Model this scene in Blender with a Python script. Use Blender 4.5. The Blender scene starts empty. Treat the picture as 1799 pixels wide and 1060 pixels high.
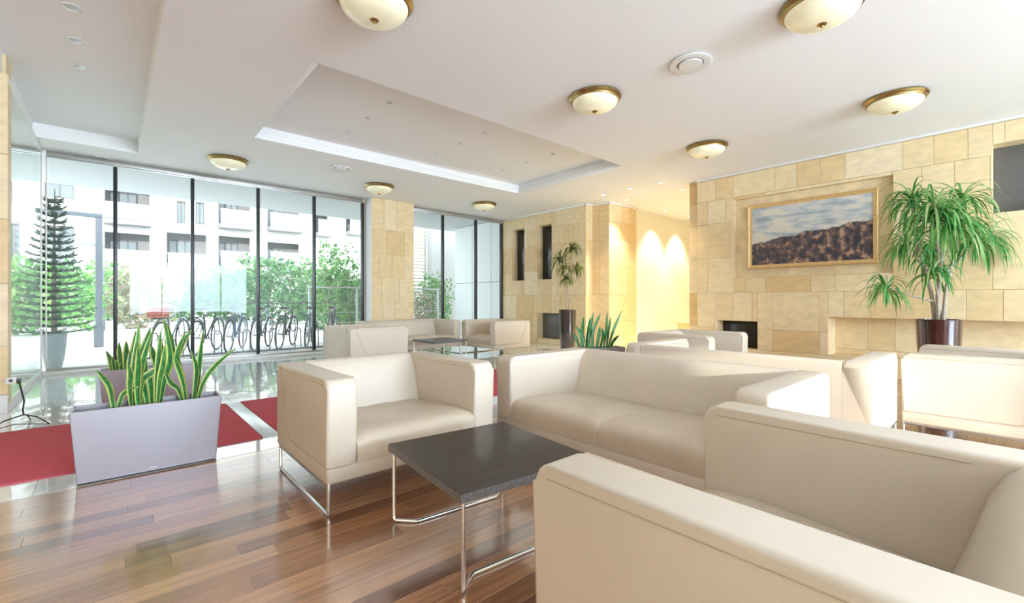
import bpy, bmesh, math, random
from mathutils import Vector, Matrix, Euler
R = math.radians
SC = bpy.context.scene
COL = SC.collection

# ------------------------------------------------------------------ camera
F, AY, H0, CX, HC = 792.0, R(48.4), 527.0, 899.5, 1.05      # focal length in pixels of a 1799x1060 frame
FW = Vector((math.cos(AY), math.sin(AY), 0)); RT = Vector((math.sin(AY), -math.cos(AY), 0))
cam = bpy.data.cameras.new('camera'); cam.sensor_width = 36; cam.lens = 36*F/1799
cam.shift_y = (H0-530)/1799; cam.clip_start = .02; cam.clip_end = 300
camo = bpy.data.objects.new('camera', cam); COL.objects.link(camo)
camo.location = (0, 0, HC); camo.rotation_euler = (R(90), 0, AY-R(90))
SC.camera = camo
SC.view_settings.view_transform = 'Standard'; SC.view_settings.look = 'None'
SC.view_settings.gamma = 1; SC.view_settings.use_curve_mapping = False
SC.view_settings.exposure = 0.30
SC.cycles.max_bounces = 10; SC.cycles.diffuse_bounces = 6; SC.cycles.glossy_bounces = 5
SC.cycles.transparent_max_bounces = 24; SC.cycles.sample_clamp_indirect = 6; SC.cycles.caustics_reflective = False; SC.cycles.caustics_refractive = False

# ------------------------------------------------------------------ light
W = bpy.data.worlds.new('world'); SC.world = W; W.use_nodes = True
bg = W.node_tree.nodes['Background']; bg.inputs[0].default_value = (.86, .93, 1, 1); bg.inputs[1].default_value = 3.8
sun = bpy.data.lights.new('sun', 'SUN'); sun.energy = 4.2; sun.angle = R(.6); sun.color = (1, .95, .86)
suno = bpy.data.objects.new('sun', sun); COL.objects.link(suno)
SAZ, SEL = R(25), R(9)
sd = Vector((math.sin(SAZ)*math.cos(SEL), math.cos(SAZ)*math.cos(SEL), -math.sin(SEL)))
suno.rotation_euler = sd.to_track_quat('-Z', 'Y').to_euler()
def area(name, loc, rot, sx, sy, power, color=(1, 1, 1)):
    l = bpy.data.lights.new(name, 'AREA'); l.shape = 'RECTANGLE'; l.size = sx; l.size_y = sy; l.energy = power; l.color = color
    o = bpy.data.objects.new(name, l); COL.objects.link(o); o.location = loc; o.rotation_euler = rot
    return o
# added fill lamp outside the unseen rear window, in place of daylight there
FILL = (.80, .91, 1.10)
area('fill_rear_right', (3.0, -9.3, 1.6), (R(90), 0, 0), 4.8, 2.6, 1450, FILL)

# ------------------------------------------------------------------ pixel helpers (a pixel gives a direction, a plane gives the distance)
def ray(px, py): return FW + (px-CX)/F*RT + Vector((0, 0, (H0-py)/F))
def onz(px, py, z): d = ray(px, py); t = (z-HC)/d.z; return Vector((d.x*t, d.y*t, z))
def ony(px, py, y): d = ray(px, py); t = y/d.y; return Vector((d.x*t, y, HC+d.z*t))
def onx(px, py, x): d = ray(px, py); t = x/d.x; return Vector((x, d.y*t, HC+d.z*t))

# ------------------------------------------------------------------ materials
MATS = {}
def newmat(name):
    m = bpy.data.materials.new(name); m.use_nodes = True
    MATS[name] = m
    return m, m.node_tree.nodes, m.node_tree.links, m.node_tree.nodes['Principled BSDF']
def pm(name, col, rough=.5, metal=0, coat=0, noise=0, nscale=20, bump=0, bscale=60, spec=None, trans=0, emit=None, estr=0, coatrough=.05):
    m, N, L, b = newmat(name)
    b.inputs['Base Color'].default_value = (*col, 1); b.inputs['Roughness'].default_value = rough; b.inputs['Metallic'].default_value = metal
    b.inputs['Coat Weight'].default_value = coat; b.inputs['Coat Roughness'].default_value = coatrough
    if spec is not None: b.inputs['Specular IOR Level'].default_value = spec
    if emit: b.inputs['Emission Color'].default_value = (*emit, 1); b.inputs['Emission Strength'].default_value = estr
    tc = N.new('ShaderNodeTexCoord')
    if noise:
        n = N.new('ShaderNodeTexNoise'); n.inputs['Scale'].default_value = nscale; n.inputs['Detail'].default_value = 5
        L.new(tc.outputs['Object'], n.inputs['Vector'])
        r = N.new('ShaderNodeMapRange'); r.inputs[1].default_value = .3; r.inputs[2].default_value = .7; r.inputs[3].default_value = 1-noise; r.inputs[4].default_value = 1+noise
        L.new(n.outputs['Fac'], r.inputs[0])
        mx = N.new('ShaderNodeVectorMath'); mx.operation = 'SCALE'; mx.inputs[0].default_value = col
        L.new(r.outputs[0], mx.inputs['Scale']); L.new(mx.outputs[0], b.inputs['Base Color'])
    if bump:
        n = N.new('ShaderNodeTexNoise'); n.inputs['Scale'].default_value = bscale; n.inputs['Detail'].default_value = 4
        L.new(tc.outputs['Object'], n.inputs['Vector'])
        bp = N.new('ShaderNodeBump'); bp.inputs['Strength'].default_value = bump; bp.inputs['Distance'].default_value = .01
        L.new(n.outputs['Fac'], bp.inputs['Height']); L.new(bp.outputs[0], b.inputs['Normal'])
    return m
def ramp(N, stops):
    r = N.new('ShaderNodeValToRGB'); e = r.color_ramp.elements
    while len(e) < len(stops): e.new(.5)
    for el, (p, c) in zip(e, stops): el.position = p; el.color = (*c, 1)
    return r
def piecemat(name, stops, island=False, rough=.4, coat=0, grain=(3, 3, 3), gamt=.25, bump=.05, coatrough=.05, detail=6, mottle=None, spec=.5, coatior=1.5):
    """a material whose tone differs from piece to piece, with grain in world space"""
    m, N, L, b = newmat(name)
    if island:
        g = N.new('ShaderNodeNewGeometry'); rnd = g.outputs['Random Per Island']
    else:
        g = N.new('ShaderNodeObjectInfo'); rnd = g.outputs['Random']
    rp = ramp(N, stops); L.new(rnd, rp.inputs[0])
    geo = N.new('ShaderNodeNewGeometry')
    off = N.new('ShaderNodeVectorMath'); off.operation = 'ADD'
    sc = N.new('ShaderNodeVectorMath'); sc.operation = 'SCALE'; sc.inputs[0].default_value = (37, 91, 53); L.new(rnd, sc.inputs['Scale'])
    mp = N.new('ShaderNodeVectorMath'); mp.operation = 'MULTIPLY'; mp.inputs[1].default_value = grain
    L.new(geo.outputs['Position'], mp.inputs[0]); L.new(mp.outputs[0], off.inputs[0]); L.new(sc.outputs[0], off.inputs[1])
    n = N.new('ShaderNodeTexNoise'); n.inputs['Scale'].default_value = 1; n.inputs['Detail'].default_value = detail; n.inputs['Roughness'].default_value = .6
    L.new(off.outputs[0], n.inputs['Vector'])
    r = N.new('ShaderNodeMapRange'); r.inputs[1].default_value = .25; r.inputs[2].default_value = .75; r.inputs[3].default_value = 1-gamt; r.inputs[4].default_value = 1+gamt
    L.new(n.outputs['Fac'], r.inputs[0])
    mx = N.new('ShaderNodeVectorMath'); mx.operation = 'SCALE'; L.new(rp.outputs[0], mx.inputs[0]); L.new(r.outputs[0], mx.inputs['Scale'])
    L.new(mx.outputs[0], b.inputs['Base Color'])
    b.inputs['Roughness'].default_value = rough; b.inputs['Coat Weight'].default_value = coat; b.inputs['Coat Roughness'].default_value = coatrough
    b.inputs['Specular IOR Level'].default_value = spec; b.inputs['Coat IOR'].default_value = coatior
    if bump:
        bp = N.new('ShaderNodeBump'); bp.inputs['Strength'].default_value = bump; bp.inputs['Distance'].default_value = .004
        L.new(n.outputs['Fac'], bp.inputs['Height']); L.new(bp.outputs[0], b.inputs['Normal'])
    return m
def glassmat(name, tint, refl=.04, veil=0, graze=.8):
    m, N, L, b = newmat(name); N.remove(b); out = N['Material Output']
    t = N.new('ShaderNodeBsdfTransparent'); t.inputs[0].default_value = (*tint, 1)
    g = N.new('ShaderNodeBsdfGlossy'); g.inputs['Roughness'].default_value = .0; g.inputs[0].default_value = (1, 1, 1, 1)
    lw = N.new('ShaderNodeLayerWeight'); lw.inputs[0].default_value = .5
    pw = N.new('ShaderNodeMath'); pw.operation = 'POWER'; pw.inputs[1].default_value = 5; L.new(lw.outputs['Facing'], pw.inputs[0])
    mr = N.new('ShaderNodeMath'); mr.operation = 'MULTIPLY_ADD'; mr.inputs[1].default_value = graze; mr.inputs[2].default_value = refl; mr.use_clamp = True
    L.new(pw.outputs[0], mr.inputs[0])
    mx = N.new('ShaderNodeMixShader'); L.new(mr.outputs[0], mx.inputs[0]); L.new(t.outputs[0], mx.inputs[1]); L.new(g.outputs[0], mx.inputs[2])
    last = mx
    if veil:
        d = N.new('ShaderNodeBsdfDiffuse'); d.inputs[0].default_value = (.9, .93, .95, 1)
        m2 = N.new('ShaderNodeMixShader'); m2.inputs[0].default_value = veil; L.new(mx.outputs[0], m2.inputs[1]); L.new(d.outputs[0], m2.inputs[2]); last = m2
    L.new(last.outputs[0], out.inputs[0])
    return m
def foliagemat(name, stops, rough=.5, transl=.35):
    m, N, L, b = newmat(name); out = N['Material Output']
    g = N.new('ShaderNodeNewGeometry'); rp = ramp(N, stops); L.new(g.outputs['Random Per Island'], rp.inputs[0])
    L.new(rp.outputs[0], b.inputs['Base Color']); b.inputs['Roughness'].default_value = rough
    t = N.new('ShaderNodeBsdfTranslucent'); L.new(rp.outputs[0], t.inputs[0])
    mx = N.new('ShaderNodeMixShader'); mx.inputs[0].default_value = transl
    L.new(b.outputs[0], mx.inputs[1]); L.new(t.outputs[0], mx.inputs[2]); L.new(mx.outputs[0], out.inputs[0])
    return m

pm('ceiling', (.90, .895, .89), .7, bump=.02, bscale=120)
pm('trim', (.86, .86, .86), .5, noise=.02)
STONE = [(0, (.70, .50, .25)), (.25, (.76, .58, .33)), (.5, (.80, .65, .41)), (.75, (.74, .55, .29)), (1, (.82, .68, .46))]
piecemat('stone', STONE, rough=.42, grain=(7, 7, 14), gamt=.13, bump=.05, detail=8)
pm('stone_back', (.78, .62, .38), .5, noise=.12, nscale=7)
pm('plaster', (.88, .84, .74), .6, noise=.03)
pm('white_wall', (.88, .88, .88), .6, noise=.02)
WOOD = [(0, (.20, .085, .043)), (.2, (.45, .21, .10)), (.4, (.60, .32, .17)), (.55, (.36, .16, .08)), (.8, (.54, .27, .14)), (1, (.18, .075, .04))]
piecemat('wood', WOOD, rough=.3, coat=1, grain=(2.2, 42, 2), gamt=.42, bump=.015, coatrough=.13, coatior=2.4)
piecemat('wood_far', WOOD, island=True, rough=.3, coat=1, grain=(2.2, 42, 2), gamt=.42, bump=.015, coatrough=.13, coatior=2.4)
piecemat('floor_tile', [(0, (.80, .81, .83)), (.5, (.86, .87, .88)), (1, (.83, .84, .86))], rough=.08, coat=.8, grain=(40, 40, 40), gamt=.12, bump=0, coatrough=.02)
pm('grout', (.35, .34, .33), .7, noise=.05)
pm('carpet', (.60, .095, .125), .95, noise=.12, nscale=90, bump=.4, bscale=300)
pm('steel_strip', (.7, .7, .7), .3, metal=1, noise=.03)
pm('leather', (.68, .595, .495), .42, noise=.03, nscale=4, bump=.06, bscale=220, spec=.4)
pm('leather_seat', (.63, .53, .415), .38, noise=.05, nscale=5, bump=.22, bscale=14, spec=.45)
pm('seam', (.50, .40, .30), .6, noise=.05)
pm('chrome', (.86, .86, .87), .12, metal=1, noise=.02)
pm('rail_steel', (.45, .45, .46), .35, metal=1, noise=.05)
pm('black_plastic', (.02, .02, .02), .4, noise=.1)
piecemat('dark_oak', [(0, (.032, .020, .017)), (1, (.036, .023, .020))], rough=.35, coat=.25, grain=(3, 55, 3), gamt=.5, bump=.03, coatrough=.08, spec=.15)
pm('oak_edge', (.16, .15, .15), .35, noise=.35, nscale=90)
pm('brass', (.42, .30, .12), .28, metal=1, noise=.15, nscale=8)
pm('dome_glass', (.90, .86, .62), .25, noise=.05, nscale=3, coat=.5, emit=(1, .93, .66), estr=.10)
pm('white_plastic', (.8, .8, .79), .4, noise=.02)
pm('dark_grille', (.12, .12, .12), .6, noise=.1)
pm('spot_lens', (.95, .9, .8), .3, noise=.01, emit=(1, .88, .6), estr=6)
pm('spot_off', (.55, .54, .52), .3, noise=.05, metal=.6)
pm('mullion', (.02, .023, .025), .35, noise=.1)
pm('alu', (.50, .49, .46), .35, metal=.7, noise=.06)
pm('sill', (.78, .78, .78), .35, noise=.03)
glassmat('window_glass', (.95, .985, .98), .009, veil=.05, graze=.7)  # veil paints the whitish haze of reflections into the glass
glassmat('partition_glass', (.95, .98, .97), .004, veil=.10, graze=.15)
pm('planter', (.39, .365, .405), .33, metal=.25, noise=.02, nscale=3)
pm('planter_foot', (.03, .03, .03), .5, noise=.05)
pm('soil', (.05, .035, .025), .9, noise=.4, nscale=60)
pm('pebble', (.55, .52, .46), .6, noise=.2, nscale=40)
pm('leaf_green', (.045, .20, .055), .35, noise=.45, nscale=35)
pm('leaf_lime', (.52, .62, .16), .4, noise=.15, nscale=30)
foliagemat('dracaena', [(0, (.04, .19, .04)), (.4, (.09, .36, .08)), (.7, (.22, .48, .13)), (1, (.55, .60, .30))])
foliagemat('dracaena_small', [(0, (.05, .09, .02)), (.5, (.16, .20, .05)), (1, (.42, .40, .14))])
pm('bark', (.40, .33, .26), .8, noise=.25, nscale=30, bump=.3)
pm('vase', (.016, .010, .010), .06, coat=1, noise=.5, nscale=6)
pm('vase_red', (.045, .012, .012), .07, coat=1, noise=.6, nscale=5)
pm('niche_black', (.018, .017, .017), .18, noise=.1)
pm('niche_grey', (.13, .128, .13), .35, noise=.06)
pm('gold_frame', (.72, .50, .22), .35, metal=.35, noise=.12, nscale=25)
pm('wire', (.03, .03, .035), .35, metal=.6, noise=.1)
pm('soffit', (.58, .60, .62), .7, noise=.02)
pm('paving', (.76, .75, .73), .8, noise=.10, nscale=2.5)
pm('facade', (.50, .495, .495), .8, noise=.03, nscale=.6)
pm('facade_grey', (.24, .23, .235), .8, noise=.06, nscale=.7)
pm('facade_frame', (.13, .11, .11), .6, noise=.05)
pm('facade_pane', (.16, .19, .21), .15, noise=.15, nscale=.8, coat=.5)
glassmat('balcony_glass', (.80, .90, .90), .12, veil=.25)
pm('lamp_post', (.20, .22, .25), .5, metal=.4, noise=.05)
pm('fir_pot', (.42, .47, .49), .5, noise=.04)
foliagemat('fir', [(0, (.03, .10, .05)), (.6, (.09, .22, .10)), (1, (.26, .38, .22))], transl=.2)
foliagemat('bush', [(0, (.05, .18, .04)), (.5, (.14, .38, .09)), (1, (.34, .55, .18))])
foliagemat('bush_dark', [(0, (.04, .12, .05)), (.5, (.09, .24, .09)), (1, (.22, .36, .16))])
foliagemat('bush_bare', [(0, (.30, .24, .18)), (.5, (.44, .38, .28)), (1, (.50, .55, .36))])
pm('white_panel', (.82, .85, .87), .5, noise=.02)
pm('slat_wood', (.55, .44, .34), .6, noise=.1)
pm('rail_paint', (.55, .58, .60), .4, metal=.4, noise=.03)
pm('bike_black', (.03, .032, .036), .4, noise=.1)
pm('bike_grey', (.30, .33, .37), .35, metal=.5, noise=.05)
pm('bike_blue', (.10, .18, .30), .35, noise=.05)
pm('basket_red', (.75, .12, .08), .5, noise=.06)
pm('tyre', (.03, .03, .03), .8, noise=.1)
pm('spoke', (.6, .6, .6), .3, metal=1, noise=.02)

def painting_mat():
    # a plain generic landscape: pale cloudy sky over a dark wooded plain
    m, N, L, b = newmat('canvas')
    tc = N.new('ShaderNodeTexCoord'); sp = N.new('ShaderNodeSeparateXYZ'); L.new(tc.outputs['Generated'], sp.inputs[0])
    n1 = N.new('ShaderNodeTexNoise'); n1.inputs['Scale'].default_value = 3; n1.inputs['Detail'].default_value = 8
    mp = N.new('ShaderNodeMapping'); mp.inputs['Scale'].default_value = (1, 1.6, 3.2); L.new(tc.outputs['Generated'], mp.inputs[0]); L.new(mp.outputs[0], n1.inputs['Vector'])
    sky = ramp(N, [(.35, (.30, .36, .42)), (.48, (.52, .56, .58)), (.6, (.72, .66, .56)), (.72, (.62, .66, .66))]); L.new(n1.outputs['Fac'], sky.inputs[0])
    n2 = N.new('ShaderNodeTexNoise'); n2.inputs['Scale'].default_value = 13; n2.inputs['Detail'].default_value = 7
    mp2 = N.new('ShaderNodeMapping'); mp2.inputs['Scale'].default_value = (1, 1.5, .8); L.new(tc.outputs['Generated'], mp2.inputs[0]); L.new(mp2.outputs[0], n2.inputs['Vector'])
    land = ramp(N, [(.3, (.02, .022, .035)), (.45, (.06, .055, .07)), (.55, (.16, .10, .09)), (.63, (.40, .25, .17)), (.75, (.5, .4, .33))]); L.new(n2.outputs['Fac'], land.inputs[0])
    n3 = N.new('ShaderNodeTexNoise'); n3.inputs['Scale'].default_value = 9; n3.inputs['Detail'].default_value = 6; L.new(tc.outputs['Generated'], n3.inputs['Vector'])
    # horizon height: gently rising to one side with noise
    a = N.new('ShaderNodeMath'); a.operation = 'MULTIPLY_ADD'; a.inputs[1].default_value = -.22; a.inputs[2].default_value = .54; L.new(sp.outputs['Y'], a.inputs[0])
    c = N.new('ShaderNodeMath'); c.operation = 'MULTIPLY_ADD'; c.inputs[1].default_value = .14; L.new(n3.outputs['Fac'], c.inputs[0]); L.new(a.outputs[0], c.inputs[2])
    d = N.new('ShaderNodeMath'); d.operation = 'SUBTRACT'; L.new(sp.outputs['Z'], d.inputs[0]); L.new(c.outputs[0], d.inputs[1])
    st = N.new('ShaderNodeMapRange'); st.inputs[1].default_value = -.012; st.inputs[2].default_value = .012; L.new(d.outputs[0], st.inputs[0])
    mx = N.new('ShaderNodeMix'); mx.data_type = 'RGBA'; L.new(st.outputs[0], mx.inputs['Factor']); L.new(land.outputs[0], mx.inputs['A']); L.new(sky.outputs[0], mx.inputs['B'])
    L.new(mx.outputs['Result'], b.inputs['Base Color']); b.inputs['Roughness'].default_value = .35
painting_mat()

# ------------------------------------------------------------------ mesh helpers
class MB:
    def __init__(s): s.bm = bmesh.new(); s.rd = False
    def box(s, x0, x1, y0, y1, z0, z1, bev=0, seg=2):
        r = bmesh.ops.create_cube(s.bm, size=1)
        M = Matrix.Translation(((x0+x1)/2, (y0+y1)/2, (z0+z1)/2)) @ Matrix.Diagonal((abs(x1-x0), abs(y1-y0), abs(z1-z0), 1))
        bmesh.ops.transform(s.bm, matrix=M, verts=r['verts'])
        if bev:
            es = list({e for v in r['verts'] for e in v.link_edges})
            bmesh.ops.bevel(s.bm, geom=es, offset=bev, segments=seg, profile=.5, affect='EDGES')
        return s
    def tube(s, pts, r, n=8, closed=False, rads=None):
        pts = [Vector(p) for p in pts]; N = len(pts); rings = []
        up = None
        for i, p in enumerate(pts):
            if closed: t = (pts[(i+1) % N]-pts[i-1]).normalized()
            else: t = (pts[min(i+1, N-1)]-pts[max(i-1, 0)]).normalized()
            if up is None:
                up = Vector((0, 0, 1)) if abs(t.z) < .9 else Vector((1, 0, 0))
            a = t.cross(up).normalized(); up = a.cross(t).normalized()
            k = 1
            if 0 < i < N-1 and not closed:
                c = (pts[i]-pts[i-1]).normalized().dot((pts[i+1]-pts[i]).normalized()); k = min(1.5, 1/max(.3, math.sqrt(max(.01, (1+c)/2))))
            rr = rads[i] if rads else r
            rings.append([s.bm.verts.new(p + (math.cos(2*math.pi*j/n)*a + math.sin(2*math.pi*j/n)*up)*rr*(k if k > 1 else 1)) for j in range(n)])
        for i in range(N if closed else N-1):
            A, B = rings[i], rings[(i+1) % N]
            for j in range(n): s.bm.faces.new((A[j], A[(j+1) % n], B[(j+1) % n], B[j]))
        if not closed: s.bm.faces.new(rings[0][::-1]); s.bm.faces.new(rings[-1])
        return s
    def lathe(s, prof, n=32, c=(0, 0)):
        rings = []
        for r, z in prof:
            rings.append([s.bm.verts.new((c[0]+r*math.cos(2*math.pi*j/n), c[1]+r*math.sin(2*math.pi*j/n), z)) for j in range(n)])
        for A, B in zip(rings, rings[1:]):
            for j in range(n): s.bm.faces.new((A[j], A[(j+1) % n], B[(j+1) % n], B[j]))
        if prof[0][0] > 0: s.bm.faces.new(rings[0][::-1])
        if prof[-1][0] > 0: s.bm.faces.new(rings[-1])
        s.rd = True; return s
    def prism(s, poly, axis, a0, a1):
        """extrude a 2-D polygon along an axis: axis x -> poly (y,z); y -> (x,z); z -> (x,y)"""
        f = {'x': lambda u, v, a: (a, u, v), 'y': lambda u, v, a: (u, a, v), 'z': lambda u, v, a: (u, v, a)}[axis]
        A = [s.bm.verts.new(f(u, v, a0)) for u, v in poly]; B = [s.bm.verts.new(f(u, v, a1)) for u, v in poly]
        n = len(poly)
        for i in range(n): s.bm.faces.new((A[i], A[(i+1) % n], B[(i+1) % n], B[i]))
        s.bm.faces.new(A[::-1]); s.bm.faces.new(B); return s
    def build(s, name, mat, parent=None, loc=None, angle=40):
        if s.rd: bmesh.ops.remove_doubles(s.bm, verts=s.bm.verts, dist=1e-6)
        bmesh.ops.recalc_face_normals(s.bm, faces=s.bm.faces)
        me = bpy.data.meshes.new(name); s.bm.to_mesh(me); s.bm.free()
        for m in (mat if isinstance(mat, (list, tuple)) else [mat]): me.materials.append(MATS[m])
        if len(me.polygons):
            me.shade_smooth(); me.set_sharp_from_angle(angle=R(angle))
        o = bpy.data.objects.new(name, me); COL.objects.link(o)
        if parent: o.parent = parent
        if loc: o.location = loc
        return o
def rawmesh(name, verts, faces, mats, parent=None, mi=None, smooth=True):
    me = bpy.data.meshes.new(name); me.from_pydata(verts, [], faces)
    for m in mats: me.materials.append(MATS[m])
    if mi: me.polygons.foreach_set('material_index', mi)
    me.update()
    if smooth: me.shade_smooth(); me.set_sharp_from_angle(angle=R(50))
    o = bpy.data.objects.new(name, me); COL.objects.link(o)
    if parent: o.parent = parent
    return o
def tag(o, label=None, cat=None, group=None, kind=None):
    if label: o['label'] = label
    if cat: o['category'] = cat
    if group: o['group'] = group
    if kind: o['kind'] = kind
    return o
def empty(name, loc=(0, 0, 0), rz=0):
    o = bpy.data.objects.new(name, None); COL.objects.link(o); o.location = loc; o.rotation_euler = (0, 0, rz); o.empty_display_size = .1
    return o
def copy_tree(o, parent=None):
    c = o.copy(); COL.objects.link(c); c.parent = parent
    for ch in list(o.children): copy_tree(ch, c)
    return c
def struct(o, label, cat): return tag(o, label, cat, kind='structure')
def subtract(rects, hole):
    out = []
    a0, a1, b0, b1 = hole
    for (x0, x1, y0, y1) in rects:
        if x1 <= a0 or x0 >= a1 or y1 <= b0 or y0 >= b1: out.append((x0, x1, y0, y1)); continue
        if x0 < a0: out.append((x0, a0, y0, y1))
        if x1 > a1: out.append((a1, x1, y0, y1))
        m0, m1 = max(x0, a0), min(x1, a1)
        if y0 < b0: out.append((m0, m1, y0, b0))
        if y1 > b1: out.append((m0, m1, b1, y1))
    return out
def boxes_from(rects, plane, p0, p1):
    mb = MB()
    for (a0, a1, b0, b1) in rects:
        if plane == 'x': mb.box(p0, p1, a0, a1, b0, b1)
        elif plane == 'y': mb.box(a0, a1, p0, p1, b0, b1)
        else: mb.box(a0, a1, b0, b1, p0, p1)
    return mb
_piece = {}
def piece(name, dims, loc, mat, parent, bev=.003):
    """a box piece whose mesh is shared by all pieces of the same size"""
    k = (tuple(round(d, 3) for d in dims), mat, bev)
    if k not in _piece:
        o = MB().box(-dims[0]/2, dims[0]/2, -dims[1]/2, dims[1]/2, -dims[2]/2, dims[2]/2, bev, 1).build(name, mat, parent, loc); _piece[k] = o.data; return o
    o = bpy.data.objects.new(name, _piece[k]); COL.objects.link(o); o.parent = parent; o.location = loc
    return o

# ================================================================== THE ROOM
CZ, TZ, XS, YW = 3.15, 3.33, 7.73, 9.1
YB, XL = -9.0, -3.4
rnd = random.Random(4)

# ---- wooden floor: planks along the window wall
fl = struct(MB().box(XL, XS+.5, YB, 3.5, -.06, -.012).build('floor', 'grout'), 'wooden plank floor in reddish brown tones under the seating', 'floor')
PW = .098
planks = []
y = 3.5
while y > -.9:
    x = -2.6 + round(rnd.uniform(0, .8), 2)
    while x < XS:
        l = rnd.choice([.6, .75, .9, 1.1, 1.3]); x1 = min(x+l, XS)
        planks.append((x, x1, y-PW, y)); x = x1
    y -= PW
def vis(p):
    cx, cy = (p[0]+p[1])/2, (p[2]+p[3])/2
    v = Vector((cx, cy, 0)); d = v.dot(FW)
    if d < .6: return 1e9
    px = CX+F*v.dot(RT)/d; py = H0+F*HC/d
    if px < -60 or py > 1160 or px > 1850: return 1e8+d
    if cx > .9 and cy < .9: return 1e7+d            # under the near chair
    if cx > 2.0 and cy < 2.45: return 1e6+d
    if cx > 1.9: return 1e5+d
    return d
planks.sort(key=vis)
for (x0, x1, y0, y1) in planks[:298]:
    piece('plank', (x1-x0-.0006, PW-.0008, .012), ((x0+x1)/2, (y0+y1)/2, -.006), 'wood', fl, .0005)
mb = MB()
for (x0, x1, y0, y1) in planks[298:]: mb.box(x0+.001, x1-.001, y0+.0008, y1-.0008, -.012, 0)
tag(mb.build('far_planks', 'wood_far', fl), kind='stuff')
mb = MB(); y = 3.5-PW*len(set(round(p[3], 4) for p in planks))
struct(MB().box(XL, XS, YB, y, -.012, 0).build('floor_rear', 'floor_tile'), 'pale floor behind the photographer', 'floor')
# ---- polished tile floor beyond
ft = struct(MB().box(XL, XS+.5, 3.5, YW+.1, -.06, -.012).build('floor_walkway', 'grout'), 'polished light grey tile floor along the windows', 'floor')
TS = .62
for i in range(-3, 13):
    for j in range(0, 9):
        x0, y0 = i*TS+.3, 3.505+j*TS; x1, y1 = min(x0+TS, XS), min(y0+TS, YW)
        piece('tile', (x1-x0-.002, y1-y0-.002, .012), ((x0+x1)/2, (y0+y1)/2, -.006), 'floor_tile', ft, .0006)
struct(MB().box(XL, -3*TS+.3, 3.505, YW, -.012, 0).build('floor_entrance', 'floor_tile'), 'grey tile floor at the entrance side', 'floor')
struct(MB().box(XS+.5, 12.5, 3.3, 6.9, -.06, 0).build('floor_hall', 'floor_tile'), 'tile floor of the side hall', 'floor')

# ---- ceiling with a recessed tray and a raised strip on the left
TX0, TX1, TY0, TY1 = 1.33, 6.05, 4.1, 6.62
RX0, RX1, RY0, RY1 = -.76, .28, -3.5, 8.4
rects = [(XL, XS+.02, YB, YW+.1)]
for h in ((TX0, TX1, TY0, TY1), (RX0, RX1, RY0, RY1)): rects = subtract(rects, h)
mb = boxes_from(rects, 'z', CZ, TZ)
mb.box(XL, XS+.02, YB, YW+.1, TZ, TZ+.1)
ceil = struct(mb.build('ceiling', 'ceiling'), 'white ceiling with a recessed rectangular tray', 'ceiling')
# stepped cornice round the tray: a flat band on the ceiling and a lip inside
def frame_rect(x0, x1, y0, y1, w, z0, z1, bev=.006):
    mb = MB()
    mb.box(x0-w, x1+w, y0-w, y0, z0, z1, bev); mb.box(x0-w, x1+w, y1, y1+w, z0, z1, bev)
    mb.box(x0-w, x0, y0, y1, z0, z1, bev); mb.box(x1, x1+w, y0, y1, z0, z1, bev)
    return mb
t = struct(frame_rect(TX0+.05, TX1-.05, TY0+.05, TY1-.05, .05, CZ+.001, CZ+.055, .004).build('trim_1', 'trim'), 'white stepped cornice framing the ceiling tray', 'trim')
frame_rect(TX0+.03, TX1-.03, TY0+.03, TY1-.03, .03, CZ+.055, CZ+.105, .004).build('upper_step', 'trim', t)

# ---- right stone wall with niches, and the far part beyond the hall opening
HY0, HY1 = 3.97, 6.30
NICH = {'painting': (1.113, 3.15, 1.41, 2.705, .08), 'low_square': (2.79, 3.43, .25, .70, .24), 'long': (-2.2, 1.835, .25, .80, .42),
        'upper': (-1.4, .211, 2.07, 2.873, .25), 'tall_a': (8.245, 8.70, 1.54, 2.845, .2), 'tall_b': (7.306, 7.775, 1.54, 2.835, .2), 'low_far': (7.05, 7.79, .12, .73, .22)}
def stone_face(parent, along, at, a0, a1, z0, z1, holes, seed, courses, thick=.016, wid=(.3, .62)):
    """stone slabs as separate pieces on the plane x=at (along y) or y=at (along x), facing towards -x / -y"""
    r = random.Random(seed); zs = [z for z in courses if z0 < z < z1]; zs = [z0]+zs+[z1]
    n = 0
    for k in range(len(zs)-1):
        a = a0 - r.uniform(0, .3)
        while a < a1-.01:
            w = r.choice(wid); b = min(a+w, a1); 
            if a1-b < .1: b = a1
            rc = [(max(a, a0), b, zs[k], zs[k+1])]
            for h in holes: rc = subtract(rc, h)
            for (p0, p1, q0, q1) in rc:
                if p1-p0 < .012 or q1-q0 < .012: continue
                off = r.uniform(0, .0015)
                d = (thick, p1-p0-.003, q1-q0-.003) if along == 'y' else (p1-p0-.003, thick, q1-q0-.003)
                l = (at+thick/2-off, (p0+p1)/2, (q0+q1)/2) if along == 'y' else ((p0+p1)/2, at+thick/2-off, (q0+q1)/2)
                piece('stone_slab', d, l, 'stone', parent, .002); n += 1
            a = b
    return n
COURSES = (.25, .58, 1.17, 1.76, 2.35, 2.75)
holes = [v[:4] for v in NICH.values()]
def niche_wall(name, y0, y1, names, seed, label):
    rects = [(y0, y1, 0, CZ)]
    for k in names: rects = subtract(rects, NICH[k][:4])
    mb = boxes_from(rects, 'x', XS+.016, XS+.5)
    for k in names:
        a0, a1, b0, b1, d = NICH[k]; mb.box(XS+d, XS+.5, a0, a1, b0, b1)
    w = struct(mb.build(name, 'stone_back'), label, 'wall')
    stone_face(w, 'y', XS, y0, y1, 0, CZ-.035, [NICH[k][:4] for k in names], seed, COURSES)
    return w
wr = niche_wall('wall_right', YB, 3.78, ('painting', 'low_square', 'long', 'upper'), 3, 'long sandstone slab wall with recessed niches and the painting')
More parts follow.
